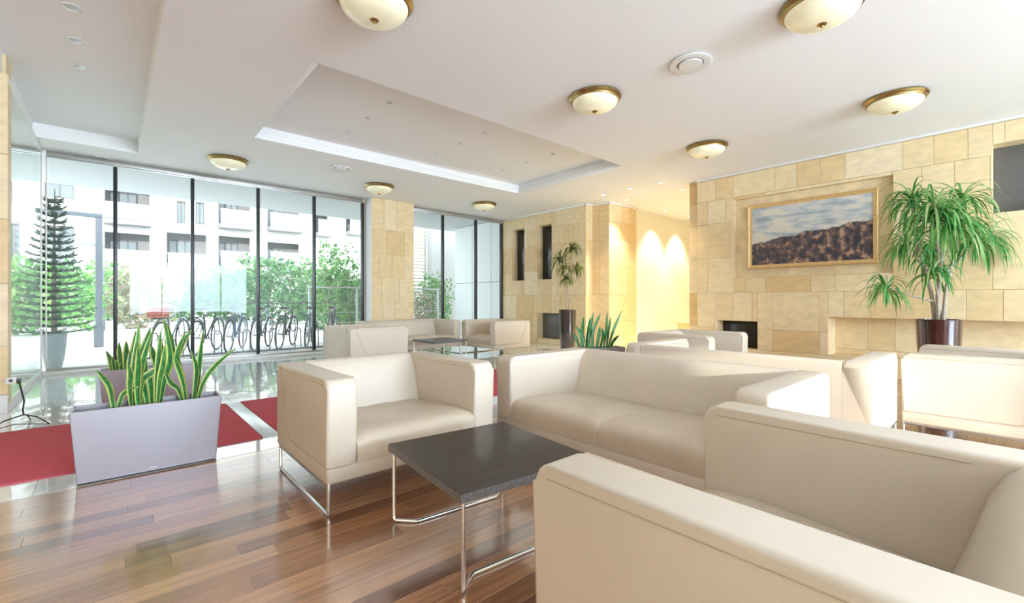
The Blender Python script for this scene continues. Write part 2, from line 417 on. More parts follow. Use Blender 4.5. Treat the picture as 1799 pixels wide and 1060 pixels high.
wf = niche_wall('wall_right_far', HY1, YW, ('tall_a', 'tall_b', 'low_far'), 8, 'sandstone slab wall with two tall dark niches by the windows')
# slabs on the back of the long niche
stone_face(wr, 'y', XS+.405, -2.2, 1.835, .25, .80, [], 21, (.33,), .014)
def dark_panel(parent, k, mat):
    a0, a1, b0, b1, d = NICH[k]
    return MB().box(XS+d-.02, XS+d-.001, a0+.004, a1-.004, b0+.004, b1-.004, .002).build('niche_panel', mat, parent)
for k, m in (('low_square', 'niche_black'), ('upper', 'niche_grey')): dark_panel(wr, k, m)
for k, m in (('tall_a', 'niche_black'), ('tall_b', 'niche_black'), ('low_far', 'niche_grey')): dark_panel(wf, k, m)
# jamb of the hall opening, set back a little
wj = struct(MB().box(XS+.10, XS+.5, 3.78, HY0, 0, CZ).build('wall_hall_jamb', 'stone_back'), 'narrow stone jamb at the hall opening', 'wall')
stone_face(wj, 'y', XS+.085, 3.78, HY0, 0, CZ-.03, [], 5, COURSES)
# hall: stone pier, cream wall, end wall, ceiling
wp = struct(MB().box(7.985, 9.0, 5.856, 6.6, 0, CZ).build('wall_hall_pier', 'stone_back'), 'sandstone pier at the mouth of the warmly lit hall', 'wall')
stone_face(wp, 'x', 5.84, 7.97, 9.0, 0, CZ-.03, [], 12, COURSES)
stone_face(wp, 'y', 7.97, 5.84, HY1, 0, CZ-.03, [], 13, COURSES, wid=(.5,))
stone_face(wf, 'x', HY1-.016, XS, 7.97, 0, CZ-.03, [], 14, COURSES, wid=(.3,))
struct(MB().box(9.0, 12.2, 5.9, 6.6, 0, CZ).build('wall_hall', 'plaster'), 'bright cream plaster wall of the hall', 'wall')
struct(MB().box(12.2, 12.4, 3.3, 6.6, 0, CZ).build('wall_hall_end', 'plaster'), 'cream end wall of the hall', 'wall')
struct(MB().box(XS+.5, 12.4, 3.3, HY0, 0, CZ).build('wall_hall_right', 'plaster'), 'cream wall on the near side of the hall', 'wall')
struct(MB().box(XS+.02, 12.4, 3.3, 6.6, CZ, CZ+.18).build('ceiling_hall', 'ceiling'), 'white hall ceiling with small spotlights', 'ceiling')
# cornice at the wall tops
def cove(name, pts, label):
    mb = MB()
    for (x0, x1, y0, y1) in pts:
        mb.box(x0, x1, y0, y1, CZ-.035, CZ-.0005, .008)
    return struct(mb.build(name, 'trim'), label, 'trim')
cove('trim_2', [(XS-.045, XS+.02, YB, 3.78)], 'white cornice along the top of the stone wall with the painting')
cove('trim_3', [(XS-.045, XS+.02, HY1-.06, YW), (XS-.045, 7.975, HY1-.06, HY1), (7.925, 7.975, 5.80, HY1), (7.925, 9.02, 5.795, 5.84)], 'white cornice along the far stone wall and hall pier')

# ---- pier between the two window banks
pc = struct(MB().box(3.97, 4.93, 8.80, YW+.1, 0, CZ).build('wall_window_pier', 'stone_back'), 'sandstone pier between the two glazed banks', 'wall')
stone_face(pc, 'x', 8.784, 3.966, 4.934, 0, CZ-.001, [], 31, (.5, 1.0, 1.5, 2.0, 2.5), wid=(.28, .4))
piece('side_cladding', (.012, .31, CZ-.02), (3.962, 8.945, CZ/2), 'trim', pc)

# ---- glazing
def window_bank(name, xs, label, plain=None):
    root = empty(name, ((xs[0]+xs[-1])/2, YW, 0)); struct(root, label, 'window')
    c = (xs[0]+xs[-1])/2
    L_ = xs[0]-c; R_ = xs[-1]-c
    MB().box(L_, R_, -.03, .05, 3.075, CZ-.001, .004).build('head_frame', 'alu', root)
    MB().box(L_, R_, -.05, .0, 3.055, 3.08, .003).build('blind_track', 'rail_steel', root)
    MB().box(L_, R_, -.03, .05, .03, .075, .004).build('bottom_frame', 'alu', root)
    for x in xs:
        if x == plain: MB().box(x-c-.008, x-c+.008, -.01, .03, .075, 3.075, .002).build('glass_joint', 'sill', root)
        else: MB().box(x-c-.024, x-c+.024, -.03, .05, .075, 3.075, .004).build('mullion', 'mullion', root)
    for a, b in zip(xs, xs[1:]):
        MB().box(a-c+.024, b-c-.024, .006, .016, .075, 3.075).build('glass_pane', 'window_glass', root)
    return root
window_bank('window_1', [-.69, .04, 1.0, 1.97, 2.94, 3.91], 'large bank of floor to ceiling panes with black mullions', -.69)
window_bank('window_2', [4.96, 5.88, 6.86, 7.70], 'smaller glazed bank between stone pier and niche wall')
window_bank('window_3', [-3.36, -2.5, -1.62, -.74], 'glazed bank behind the glass partition', -.74)
for i, (a, b) in enumerate(((-3.4, 3.965), (4.935, 7.73))):
    struct(MB().box(a, b, 8.86, YW+.1, 0, .045, .004).build('trim_%d' % (4+i), 'sill'), ('pale stone sill under the large window bank', 'pale stone sill under the smaller window bank')[i], 'sill')
# glass partition at the left and its stone pier
gp = empty('window_4', (-.745, 7.7, 0)); struct(gp, 'clear glass partition standing at right angles to the windows', 'window')
MB().box(-.006, .006, -1.4, 1.38, .06, 3.12).build('glass_pane', 'partition_glass', gp)
MB().box(-.02, .02, -1.4, 1.38, .0, .06, .003).build('bottom_channel', 'sill', gp)
MB().box(-.02, .02, -1.4, 1.38, 3.12, CZ-.001, .003).build('top_channel', 'trim', gp)
wpl = struct(MB().box(-1.6, -.735, 6.256, 6.56, 0, TZ).build('wall_left_pier', 'stone_back'), 'sandstone pier at the left edge', 'wall')
stone_face(wpl, 'x', 6.24, -1.6, -.72, .17, CZ, [], 41, (.62, 1.2, 1.8, 2.4), wid=(.3, .45))
piece('plinth', (.9, .03, .17), (-1.17, 6.235, .085), 'sill', wpl)

# ---- walls behind and left of the camera (with openings for the sun and the added fill lamp)
OPB = [(-2.15, .13, 0, 2.57), (.6, 5.4, .3, 2.9)]
rects = [(XL, XS+.5, 0, TZ)]
for h in OPB: rects = subtract(rects, h)
struct(boxes_from(rects, 'y', YB-.2, YB).build('wall_back', 'white_wall'), 'white wall behind the photographer', 'wall')
struct(MB().box(XL-.2, XL, YB, YW+.1, 0, TZ).build('wall_left', 'stone_back'), 'sandstone wall far to the left', 'wall')
struct(MB().box(XL, -1.6, 6.3, 6.5, 0, TZ).build('wall_entrance', 'stone_back'), 'sandstone wall beside the entrance', 'wall')
def plain_window(name, x0, x1, z0, z1, n, label, at=YB-.1):
    w = empty(name, ((x0+x1)/2, at, 0)); struct(w, label, 'window'); h = (x1-x0)/2
    mb = MB().box(-h, h, -.04, .04, z0, z0+.05).box(-h, h, -.04, .04, z1-.05, z1)
    for i in range(n+1):
        x = -h+i*(2*h)/n; mb.box(max(x-.025, -h), min(x+.025, h), -.039, .039, z0, z1)
    mb.build('window_frame', 'mullion', w)
    MB().box(-h+.02, h-.02, -.005, .005, z0+.04, z1-.04).build('glass_pane', 'window_glass', w)
    return w
plain_window('window_fill', .6, 5.4, .3, 2.9, 4, 'added window framing the fill lamp behind the photographer')  # unseen frame put round the added rear fill lamp
plain_window('door_1', -2.15, .13, 0, 2.57, 1, 'glass door behind the photographer')
struct(MB().box(-.9, 11, -11.6, -11.3, -.1, 4).build('sun_block_right', 'facade'), 'added wall outside the rear window that blocks the sun', 'wall')  # unseen, put in to keep sun out of the rear window
struct(MB().box(-14, -3.45, -11.6, -11.3, -.1, 4).build('sun_block_left', 'facade'), 'added wall outside the rear door that blocks stray sun', 'wall')  # unseen sun blocker added to the left of the door

# ================================================================== FURNITURE
D_, HT, ARM, LEGZ = .87, .66, .15, .155
def arm_mesh(x0, x1, d, z0, z1):
    """arm: side profile with rounded upper front corner, then soft long edges"""
    mb = MB(); y0, y1 = -d/2, d/2; rc = .045
    prof = [(y0, z0)]
    for i in range(6):
        a = math.pi - i*(math.pi/2)/5
        prof.append((y0+rc+rc*math.cos(a), z1-rc+rc*math.sin(a)))
    prof += [(y1-.03, z1), (y1-.008, z1-.01), (y1, z1-.03), (y1, z0)]
    mb.prism(prof, 'x', x0, x1)
    bm = mb.bm
    es = [e for e in bm.edges if len(e.link_faces) == 2 and abs(e.verts[0].co.x-e.verts[1].co.x) < 1e-6 and min(e.verts[0].co.z, e.verts[1].co.z) > z0+.001 or (abs(e.verts[0].co.x-e.verts[1].co.x) < 1e-6 and abs(e.verts[0].co.y-y0) < 1e-5 and abs(e.verts[1].co.y-y0) < 1e-5)]
    bmesh.ops.bevel(bm, geom=es, offset=.02, segments=4, profile=.5, affect='EDGES')
    return mb
def make_sofa(name, seats):
    iw = .73*seats; w = iw+2*ARM; hw = w/2; y0, y1 = -D_/2, D_/2
    root = empty(name)
    # base band running round under arms and seat
    MB().box(-hw, hw, y0+.002, y1, LEGZ, .236, .012, 3).build('base_band', 'leather', root)
    for s in (-1, 1):
        xo, xi = s*hw, s*(hw-ARM)
        a = arm_mesh(min(xo, xi), max(xo, xi), D_, .234, HT).build('arm', 'leather', root)
        xs = xo + s*.0005
        # outer seam: slants down near the back, then runs forward to the front corner and round it
        pts = [(xs, y1-.075, HT-.012), (xs, y1-.14, .46), (xs, y1-.215, .30)]
        for i in range(1, 6):
            t_ = i/5; pts.append((xs, y1-.215-.075*t_-.01, .30-.058*math.sin(t_*math.pi/2)))
        pts += [(xs, y0+.02, .238), (xo-s*.004, y0+.004, .238), (xo-s*.02, y0-.0008, .238), (xi+s*.05, y0-.0008, .238), (xi+s*.015, y0-.0008, .25), (xi, y0-.0008, .29)]
        MB().tube(pts, .0028, 6).build('seam', 'seam', a)
        MB().tube([(xs, y0+.05, HT-.028), (xs, y1-.08, HT-.028)], .0016, 6).build('stitching', 'seam', a)
        MB().tube([(xi-s*.0004, y0+.05, HT-.028), (xi-s*.0004, y1-.17, HT-.028)], .0016, 6).build('stitching', 'seam', a)
        # sled leg of chrome tube with a flat steel rail under the body
        lg = MB(); xl = xo-s*.012
        ya, yb = y0+.012, y1-.03
        lg.tube([(xl, ya, LEGZ+.01), (xl, ya, .024), (xl, ya+.004, .013), (xl, ya+.014, .009), (xl, yb-.014, .009), (xl, yb-.004, .013), (xl, yb, .024), (xl, yb, LEGZ+.01)], .009, 10)
        l_ = lg.build('sled_leg', 'chrome', root)
        MB().box(xl-.008, xl+.008, ya, yb, LEGZ-.014, LEGZ+.002, .002).build('side_rail', 'rail_steel', l_)
        MB().box(xl-.010, xl+.010, ya+.02, ya+.05, 0, .004, .001).build('glide', 'black_plastic', l_)
        MB().box(xl-.010, xl+.010, yb-.05, yb-.02, 0, .004, .001).build('glide', 'black_plastic', l_)
    # backrest with a gentle S front
    prof = []
    ctrl = [(.225, .25), (.21, .33), (.18, .42), (.158, .50), (.138, .57), (.112, .62), (.082, .648), (.05, .659)]
    for t_, z in ctrl: prof.append((y1-t_, z))
    prof += [(y1-.03, HT), (y1-.008, HT-.009), (y1, HT-.03), (y1, .234), (y1-.225, .234)]
    MB().prism(prof, 'x', -hw+ARM+.001, hw-ARM-.001).build('backrest', 'leather', root, angle=60)
    # seat cushions: crowned top, rounded waterfall front
    for k in range(seats):
        a, b = -iw/2+k*.73+.001, -iw/2+(k+1)*.73-.001
        nx, verts, faces = 14, [], []
        sp = [(y0+.001, .232), (y0+.0005, .26), (y0+.0005, .30), (y0+.003, .33), (y0+.014, .354), (y0+.035, .369), (y0+.09, .377), (y0+.2, .380), (y0+.35, .372), (y0+.5, .357), (y1-.2, .345), (y1-.16, .30)]
        for i in range(nx+1):
            u = i/nx; x = a+(b-a)*u; e = max(0, 1-min(u, 1-u)/.07); dip = .006*e*e
            if u in (0, 1): dip = .010
            crown = .005*math.sin(math.pi*u)
            for (yy, zz) in sp:
                hf = max(0, min(1, (zz-.25)/.1))
                wob = .0022*math.sin(yy*23+x*31+k)*hf
                verts.append((x, yy, zz+(crown-dip)*hf+wob))
        m = len(sp)
        for i in range(nx):
            for j in range(m-1): faces.append((i*m+j, (i+1)*m+j, (i+1)*m+j+1, i*m+j+1))
        for i in (0, nx): faces.append([i*m+j for j in range(m)])
        rawmesh('seat_cushion', verts, faces, ['leather_seat'], root)
    return root
def seat_place(proto, x0, x1, y0, y1, rz, label, group, first=False):
    o = proto if first else copy_tree(proto)
    o.location = ((x0+x1)/2, (y0+y1)/2, 0); o.rotation_euler = (0, 0, R(rz)); o['label'] = label; o['category'] = 'sofa' if 'sofa' in o.name else 'armchair'; o['group'] = group
    return o
ch = make_sofa('armchair', 1); so = make_sofa('two_seat_sofa', 2)
AG, SG = 'cream leather armchairs', 'cream leather two-seat sofas'
seat_place(ch, .77, 1.80, 2.20, 3.07, 0, 'cream leather armchair facing the dark coffee table beside the grey planter', AG, True)
seat_place(ch, .76, 1.79, -.09, .78, 180, 'cream leather armchair in the right foreground, seen from its outer arm', AG)
seat_place(ch, 4.34, 5.37, -.29, .58, 180, 'cream leather armchair standing in front of the big potted dracaena', AG)
seat_place(ch, 4.72, 5.75, 2.18, 3.05, 0, 'cream leather armchair in front of the small square wall niche', AG)
seat_place(ch, 2.42, 3.29, 6.02, 7.05, 90, 'cream leather armchair near the windows, its closed back to the walkway', AG)
seat_place(ch, 5.13, 6.0, 6.24, 7.27, -90, 'tan lit armchair beside the far sofa, facing the small far table', AG)
seat_place(so, 2.02, 2.89, .68, 2.44, -90, 'cream leather two-seat sofa to the right of the dark coffee table', SG, True)
seat_place(so, 3.47, 4.34, .60, 2.36, 90, 'cream leather sofa turned away, its back to the sofa by the table', SG)
seat_place(so, 3.33, 5.09, 7.24, 8.11, 0, 'cream leather sofa in front of the stone pier between the windows', SG)

def make_table():
    root = empty('coffee_table'); hw, hd, zt = .33, .345, .368
    MB().box(-hw, hw, -hd, hd, zt-.034, zt, .0015, 1).build('table_top', 'dark_oak', root)
    mb = MB(); e = .0008
    mb.box(-hw-e, hw+e, -hd-e, -hd, zt-.033, zt-.001); mb.box(-hw-e, hw+e, hd, hd+e, zt-.033, zt-.001)
    mb.box(-hw-e, -hw, -hd, hd, zt-.033, zt-.001); mb.box(hw, hw+e, -hd, hd, zt-.033, zt-.001)
    mb.build('edge_band', 'oak_edge', root)
    for s in (-1, 1):
        y = s*(hd-.018); yi = y-s*.075; x = hw-.02; r = .0085
        pts = [(-x, y, zt-.034), (-x, y, .03), (-x, y-s*.003, .016), (-x+.008, y-s*.010, r), (-x+.075, yi+s*.006, r), (-x+.09, yi, r), (x-.09, yi, r), (x-.075, yi+s*.006, r), (x-.008, y-s*.010, r), (x, y-s*.003, .016), (x, y, .03), (x, y, zt-.034)]
        MB().tube(pts, r, 12).build('leg_frame', 'chrome', root)
    return root
tb = make_table(); tb.location = (1.275, 1.61, 0); tb.rotation_euler = (0, 0, R(-5.5)); tag(tb, 'dark wood coffee table with chrome tube legs in the foreground', 'table', 'low dark coffee tables')
t2 = copy_tree(tb); t2.location = (4.22, 6.62, 0); t2.rotation_euler = (0, 0, R(2)); t2['label'] = 'dark coffee table of the far seating group by the windows'

# ---- red carpets with a steel strip between
for x0, x1, lb in ((-3.3, .855, 'red carpet runner passing behind the grey planter'), (.985, 4.3, 'red carpet piece to the right of the steel strip')):
    c = tag(MB().box(x0, x1, 3.80, 5.30, 0, .009, .003).build('carpet', 'carpet'), lb, 'carpet', 'red carpets on the tile walkway')
tag(MB().box(.862, .978, 3.80, 5.30, 0, .004, .001).build('floor_strip', 'steel_strip'), 'bright metal strip across the walkway between the red carpets', 'strip')

# ================================================================== PLANTERS AND PLANTS
def make_planter(name):
    root = empty(name); h = .42
    def ring(z, w, d): return [(-w, -d, z), (w, -d, z), (w, d, z), (-w, d, z)]
    o1 = ring(.012, .33, .098); o2 = ring(h, .36, .108); i2 = ring(h, .348, .097); i1 = ring(h-.07, .345, .094)
    v = o1+o2+i2+i1; f = [(0, 1, 2, 3)]
    for a in (0, 4, 8):
        for j in range(4): f.append((a+j, a+(j+1) % 4, a+4+(j+1) % 4, a+4+j))
    b = rawmesh('body', v, f, ['planter'], root, smooth=False)
    bv = b.modifiers.new('bevel', 'BEVEL'); bv.width = .004; bv.segments = 2
    MB().box(-.343, .343, -.093, .093, h-.09, h-.05).build('soil', 'soil', root)
    for s in (-1, 1): MB().box(s*.30-.028, s*.30+.028, -.09, .09, 0, .014, .002).build('foot', 'planter_foot', root)
    # small raised maker's mark low on the front
    mb = MB()
    for k in range(7): mb.box(-.012+k*.006, -.008+k*.006, -.1005, -.0985, .028, .033)
    mb.build('mark', 'trim', root)
    r = random.Random(9)
    for k in range(16):
        q = MB(); s_ = r.uniform(.010, .018)
        bmesh.ops.create_icosphere(q.bm, subdivisions=2, radius=s_, matrix=Matrix.Translation((r.uniform(-.32, .32), r.uniform(-.08, -.02), h-.045)) @ Matrix.Diagonal((1.3, 1, .6, 1)))
        q.build('pebble', 'pebble', root)
    return root
pl = make_planter('planter_box')
pl.location = (.185, 3.605, 0); pl.rotation_euler = (0, 0, R(-1.5)); tag(pl, 'grey rectangular planter in the left foreground in front of the red carpet', 'planter', 'grey rectangular planters')
p2 = copy_tree(pl); p2.location = (.275, 5.48, 0); p2.rotation_euler = (0, 0, R(-.5)); p2['label'] = 'grey rectangular planter beyond the red carpet, behind the other planter'
p3 = copy_tree(pl); p3.location = (4.83, 3.72, 0); p3.rotation_euler = (0, 0, R(-20)); p3['label'] = 'grey planter with upright leaves behind the armchair at the hall'

def sword_leaf(name, pts, width, parent, thick=.004, mats=('leaf_green', 'leaf_lime'), twist=0):
    """long stiff leaf with pale margins along 3-4 control points"""
    P = [Vector(p) for p in pts]; n = 12; C = []
    for i in range(n+1):                       # Catmull-Rom
        t_ = i/n*(len(P)-1); k = min(int(t_), len(P)-2); u = t_-k
        p0, p1, p2_, p3_ = P[max(k-1, 0)], P[k], P[k+1], P[min(k+2, len(P)-1)]
        C.append(.5*((2*p1)+(p2_-p0)*u+(2*p0-5*p1+4*p2_-p3_)*u*u+(3*p1-p0-3*p2_+p3_)*u**3))
    view = Vector((-.5, -.85, 0)).normalized()
    verts, faces, mi = [], [], []
    for i, c in enumerate(C):
        s_ = i/n; t_ = (C[min(i+1, n)]-C[max(i-1, 0)]).normalized()
        sd_ = t_.cross(view)
        if sd_.length < .1: sd_ = Vector((1, 0, 0))
        sd_.normalize(); nr = sd_.cross(t_).normalized()
        ang = twist*(s_-.3); sd2 = sd_*math.cos(ang)+nr*math.sin(ang); nr2 = nr*math.cos(ang)-sd_*math.sin(ang)
        w_ = width*(.42+.58*math.sin(min(1, s_*1.5)*math.pi/2))*(1 if s_ < .6 else max(.02, 1-((s_-.6)/.4)**1.7))
        for u in (-1, -.62, 0, .62, 1):
            verts.append(c+sd2*w_*u/2+nr2*(abs(u)*w_*.18))
        verts.append(c-nr2*thick)
    m = 6
    for i in range(n):
        a, b = i*m, (i+1)*m
        for j in range(4): faces.append((a+j, a+j+1, b+j+1, b+j)); mi.append(1 if j in (0, 3) else 0)
        faces.append((a+4, a+5, b+5, b+4)); mi.append(0); faces.append((a+5, a, b, b+5)); mi.append(0)
    return rawmesh(name, [tuple(v) for v in verts], faces, list(mats), parent, mi)
def zoompt(zx, zy): return 120+zx/5.89, 550+zy/5.89
def plant(label, leaves, Y, base_z, seed, group, w=.034):
    r = random.Random(seed)
    b0 = ony(*zoompt(*leaves[0][0]), Y); root = empty('snake_plant', (b0.x, Y, base_z)); tag(root, label, 'plant', group)
    inv = Vector((b0.x, Y, base_z))
    for lf in leaves:
        dy = r.uniform(-.035, .035); pts = []
        for k, (zx, zy) in enumerate(lf):
            p = ony(*zoompt(zx, zy), Y+dy*(1+k*.6)); pts.append(p-inv)
        pts[0].z = min(pts[0].z, 0)-.005
        sword_leaf('leaf', pts, w*r.uniform(.85, 1.2), root, twist=r.uniform(-.7, .7))
    return root
SPG = 'snake plants in the grey planters'
zb = .37
plant('arching snake plant at the left end of the front planter', [[(480, 1010), (440, 790), (380, 680), (290, 590)], [(505, 1010), (560, 860), (640, 800), (770, 715)], [(470, 1010), (450, 860), (425, 760), (385, 680)]], 3.6, zb, 1, SPG)
plant('tall dense snake plant in the middle of the front planter', [[(700, 975), (680, 760), (650, 560), (640, 390)], [(730, 975), (720, 760), (735, 540), (722, 335)], [(760, 975), (770, 800), (800, 560), (785, 405)], [(800, 975), (780, 800), (720, 660), (600, 555)], [(830, 965), (800, 820), (760, 700), (700, 610)], [(850, 965), (840, 800), (800, 640), (790, 480)], [(690, 975), (660, 800), (690, 500), (735, 90)], [(660, 975), (640, 760), (650, 640), (615, 520)], [(740, 975), (760, 720), (880, 610), (1035, 500)], [(870, 955), (860, 800), (845, 690), (850, 640)], [(720, 975), (745, 700), (800, 420), (885, 155)]], 3.6, zb, 2, SPG, .04)
plant('slender snake plant right of the middle clump in the front planter', [[(905, 945), (915, 760), (935, 480), (960, 165)], [(935, 945), (975, 760), (1050, 560), (1090, 430)], [(920, 945), (950, 700), (985, 540), (1000, 330)], [(945, 945), (1000, 690), (1060, 450), (985, 60)]], 3.6, zb, 3, SPG)
plant('broad leaved snake plant nearer the right end of the front planter', [[(1195, 910), (1140, 790), (1060, 720), (985, 575)], [(1225, 910), (1190, 720), (1130, 540), (1100, 450)], [(1215, 910), (1180, 640), (1130, 440), (1215, 195)], [(1235, 905), (1200, 760), (1160, 600), (1140, 520)]], 3.6, zb, 4, SPG, .038)
plant('snake plant with a long slanting leaf at the right end of the front planter', [[(1290, 900), (1320, 720), (1330, 560), (1272, 385)], [(1310, 900), (1345, 680), (1370, 440), (1400, 170)], [(1330, 900), (1400, 720), (1530, 540), (1740, 360)]], 3.6, zb, 5, SPG)
plant('short snake plant at the left end of the rear planter', [[(465, 640), (450, 540), (440, 480), (390, 390)], [(480, 640), (475, 560), (470, 500), (465, 450)], [(495, 640), (510, 560), (520, 510), (530, 470)]], 5.48, .37, 6, SPG, .045)
plant('dark upright snake plant in the rear planter', [[(560, 640), (545, 520), (535, 400), (528, 300)], [(600, 640), (600, 520), (605, 400), (600, 290)], [(640, 640), (660, 480), (690, 330), (700, 180)], [(680, 640), (700, 480), (720, 330), (735, 110)], [(720, 640), (740, 480), (800, 320), (850, 150)]], 5.48, .37, 7, SPG, .055)
plant('upright snake plant at the right end of the rear planter', [[(900, 640), (905, 520), (880, 420), (860, 340)], [(950, 640), (960, 500), (970, 380), (955, 260)], [(1010, 640), (1010, 480), (1040, 280), (1000, 70)], [(1060, 640), (1090, 500), (1080, 330), (1030, 120)], [(1100, 640), (1110, 540), (1180, 320), (1280, 170)]], 5.48, .37, 8, SPG, .05)
# plant by the hall
def zp3(zx, zy): return 940+zx/5.05, 420+zy/5.05
r = random.Random(33)
root = empty('snake_plant', (4.83, 3.72, .37)); tag(root, 'fan of upright green leaves in the planter by the hall', 'plant', SPG)
for lf in ([(430, 980), (415, 850), (430, 690)], [(470, 980), (480, 850), (520, 640)], [(450, 980), (465, 850), (490, 690)], [(490, 980), (520, 800), (585, 655)], [(600, 980), (625, 850), (640, 645)], [(630, 980), (650, 820), (670, 690)], [(640, 980), (690, 820), (770, 630)], [(540, 980), (560, 880), (575, 770)], [(420, 980), (400, 850), (350, 760)], [(410, 980), (370, 900), (340, 830)], [(660, 980), (690, 910), (745, 855)], [(510, 980), (505, 860), (470, 760)], [(570, 980), (600, 860), (590, 790)], [(400, 970), (430, 900), (385, 790)]):
    Yp = 3.72+r.uniform(-.06, .06); pts = []
    for zx, zy in lf:
        px, py = zp3(zx, zy); d = ray(px, py); v = Vector((4.83, 3.72, 0)); t_ = v.dot(FW)+r.uniform(-.03, .03); pts.append(Vector((d.x*t_, d.y*t_, HC+d.z*t_))-Vector((4.83, 3.72, .37)))
    pts[0].z = -.01
    sword_leaf('leaf', pts, .045*r.uniform(.8, 1.2), root, mats=('leaf_green', 'leaf_green'), twist=r.uniform(-.5, .5))

# ---- tall glazed vases with dracaenas
def make_vase(name, mat, label, loc, h, rt, rb):
    v = empty(name, loc); tag(v, label, 'vase')
    MB().lathe([(rb*.96, 0), (rb, .01), (rb+(rt-rb)*.5, h*.5), (rt, h-.02), (rt+.004, h-.004), (rt, h), (rt-.018, h), (rt-.022, h-.03), (rt-.03, h-.08), (0, h-.08)], 40).build('body', mat, v)
    MB().lathe([(rt-.028, h-.075), (rt-.03, h-.055), (0, h-.05)], 32).build('soil', 'soil', v)
    return v
def dracaena(name, label, base, stems, heads, mat, seed, nleaf, ll, lw):
    """stems: polylines; heads: (tip point, spread, droop) each a rosette of narrow drooping leaves"""
    r = random.Random(seed); b = Vector(base); root = empty(name, base); tag(root, label, 'plant')
    for pts, rad in stems:
        pp = [Vector(p)-b for p in pts]
        MB().tube(pp, rad, 8, rads=[rad*(1-.5*i/(len(pp)-1)) for i in range(len(pp))]).build('stem', 'bark', root)
    for (tip, nl, sc) in heads:
        c = Vector(tip)-b; verts, faces = [], []
        for k in range(int(nl*1.25)):
            az = r.uniform(0, 2*math.pi); el = r.uniform(R(5), R(80)); L_ = ll*sc*r.uniform(.7, 1.15); w_ = lw*r.uniform(.7, 1.2)
            d = Vector((math.cos(az)*math.cos(el), math.sin(az)*math.cos(el), math.sin(el)))
            st = c+Vector((0, 0, r.uniform(-.10, .03)*sc)); p = st.copy(); n = 9; sag = r.uniform(.75, 1.5)
            side = Vector((-math.sin(az), math.cos(az), 0)); i0 = len(verts)
            for i in range(n+1):
                s_ = i/n; ww = w_*(.5+.5*min(1, s_*6))*(1-max(0, (s_-.45)/.55)**1.6)+.0006
                up = side.cross(d).normalized()
                verts += [tuple(p-side*ww/2+up*ww*.15), tuple(p-up*.001), tuple(p+side*ww/2+up*ww*.15)]
                p.x = min(p.x, XS-.05-b.x); d = (d+Vector((0, 0, -.46*sag*(.35+s_)))).normalized(); p = p+d*L_/n
            for i in range(n):
                a = i0+i*3
                faces += [(a, a+1, a+4, a+3), (a+1, a+2, a+5, a+4)]
        tag(rawmesh('leaf_crown', verts, faces, [mat], root), kind='stuff')
    return root
VX, VY = 6.88, .60
make_vase('tall_vase', 'vase_red', 'tall glazed dark brown vase holding the big dracaena by the wall', (VX, VY, 0), .835, .20, .155)
dv = Vector((VX, VY, 0)).dot(FW)
def big(px, py, dd=0):
    d = ray(px, py); return (d.x*(dv+dd), d.y*(dv+dd), HC+d.z*(dv+dd))
heads = [(big(1602, 352, .1), 58, 1.0), (big(1640, 372, -.25), 85, 1.25), (big(1690, 350, .05), 50, 1.05), (big(1668, 392, -.3), 80, 1.25), (big(1712, 424, 0), 55, 1.05),
         (big(1592, 428, .2), 40, .95), (big(1628, 440, .25), 55, 1.0), (big(1556, 506, .1), 45, .75), (big(1640, 478, -.05), 38, .8), (big(1735, 428, .3), 25, .9)]
bp = (VX, VY, .79)
stems = [([bp, big(1648, 520), big(1652, 470), big(1640, 372, -.25)], .026), ([(VX+.04, VY+.03, .79), big(1636, 515, .05), big(1615, 440, .1), big(1602, 352, .1)], .022),
         ([(VX-.03, VY-.04, .79), big(1662, 510, 0), big(1680, 430, 0), big(1690, 350, .05)], .022), ([big(1652, 490), big(1690, 450, 0), big(1712, 424, 0)], .015), ([big(1680, 440), big(1715, 435, .2), big(1735, 428, .3)], .010),
         ([big(1640, 530), big(1600, 520, .08), big(1556, 506, .1)], .011), ([big(1622, 470, .08), big(1592, 428, .2)], .012), ([big(1652, 470), big(1668, 392, -.3)], .016), ([big(1648, 510, .05), big(1628, 440, .25)], .014), ([big(1648, 525), big(1640, 478, -.05)], .012)]
dracaena('dracaena', 'big bushy green dracaena with drooping narrow leaves beside the painting', bp, stems, heads, 'dracaena', 5, 60, .47, .022)
wx, wy = 7.22, 6.36
make_vase('tall_vase', 'vase', 'tall glossy black vase standing by the far stone wall', (wx, wy, 0), .84, .185, .15)
ds = Vector((wx, wy, 0)).dot(FW)
def sml(px, py, dd=0):
    d = ray(px, py); return (d.x*(ds+dd), d.y*(ds+dd), HC+d.z*(ds+dd))
bs = (wx, wy, .80)
dracaena('dracaena', 'thin sparse dracaena growing from the black vase', bs,
         [([bs, sml(994, 510), sml(994, 480), sml(984, 462)], .014), ([(wx+.02, wy-.03, .8), sml(997, 500, .05), sml(1003, 440, .1)], .012), ([sml(997, 500), sml(1012, 476)], .009)],
         [(sml(984, 455), 34, .8), (sml(1004, 438, .1), 40, .8), (sml(1013, 472), 36, .7), (sml(995, 488), 30, .7), (sml(992, 470), 26, .7)], 'dracaena_small', 8, 40, .42, .028)

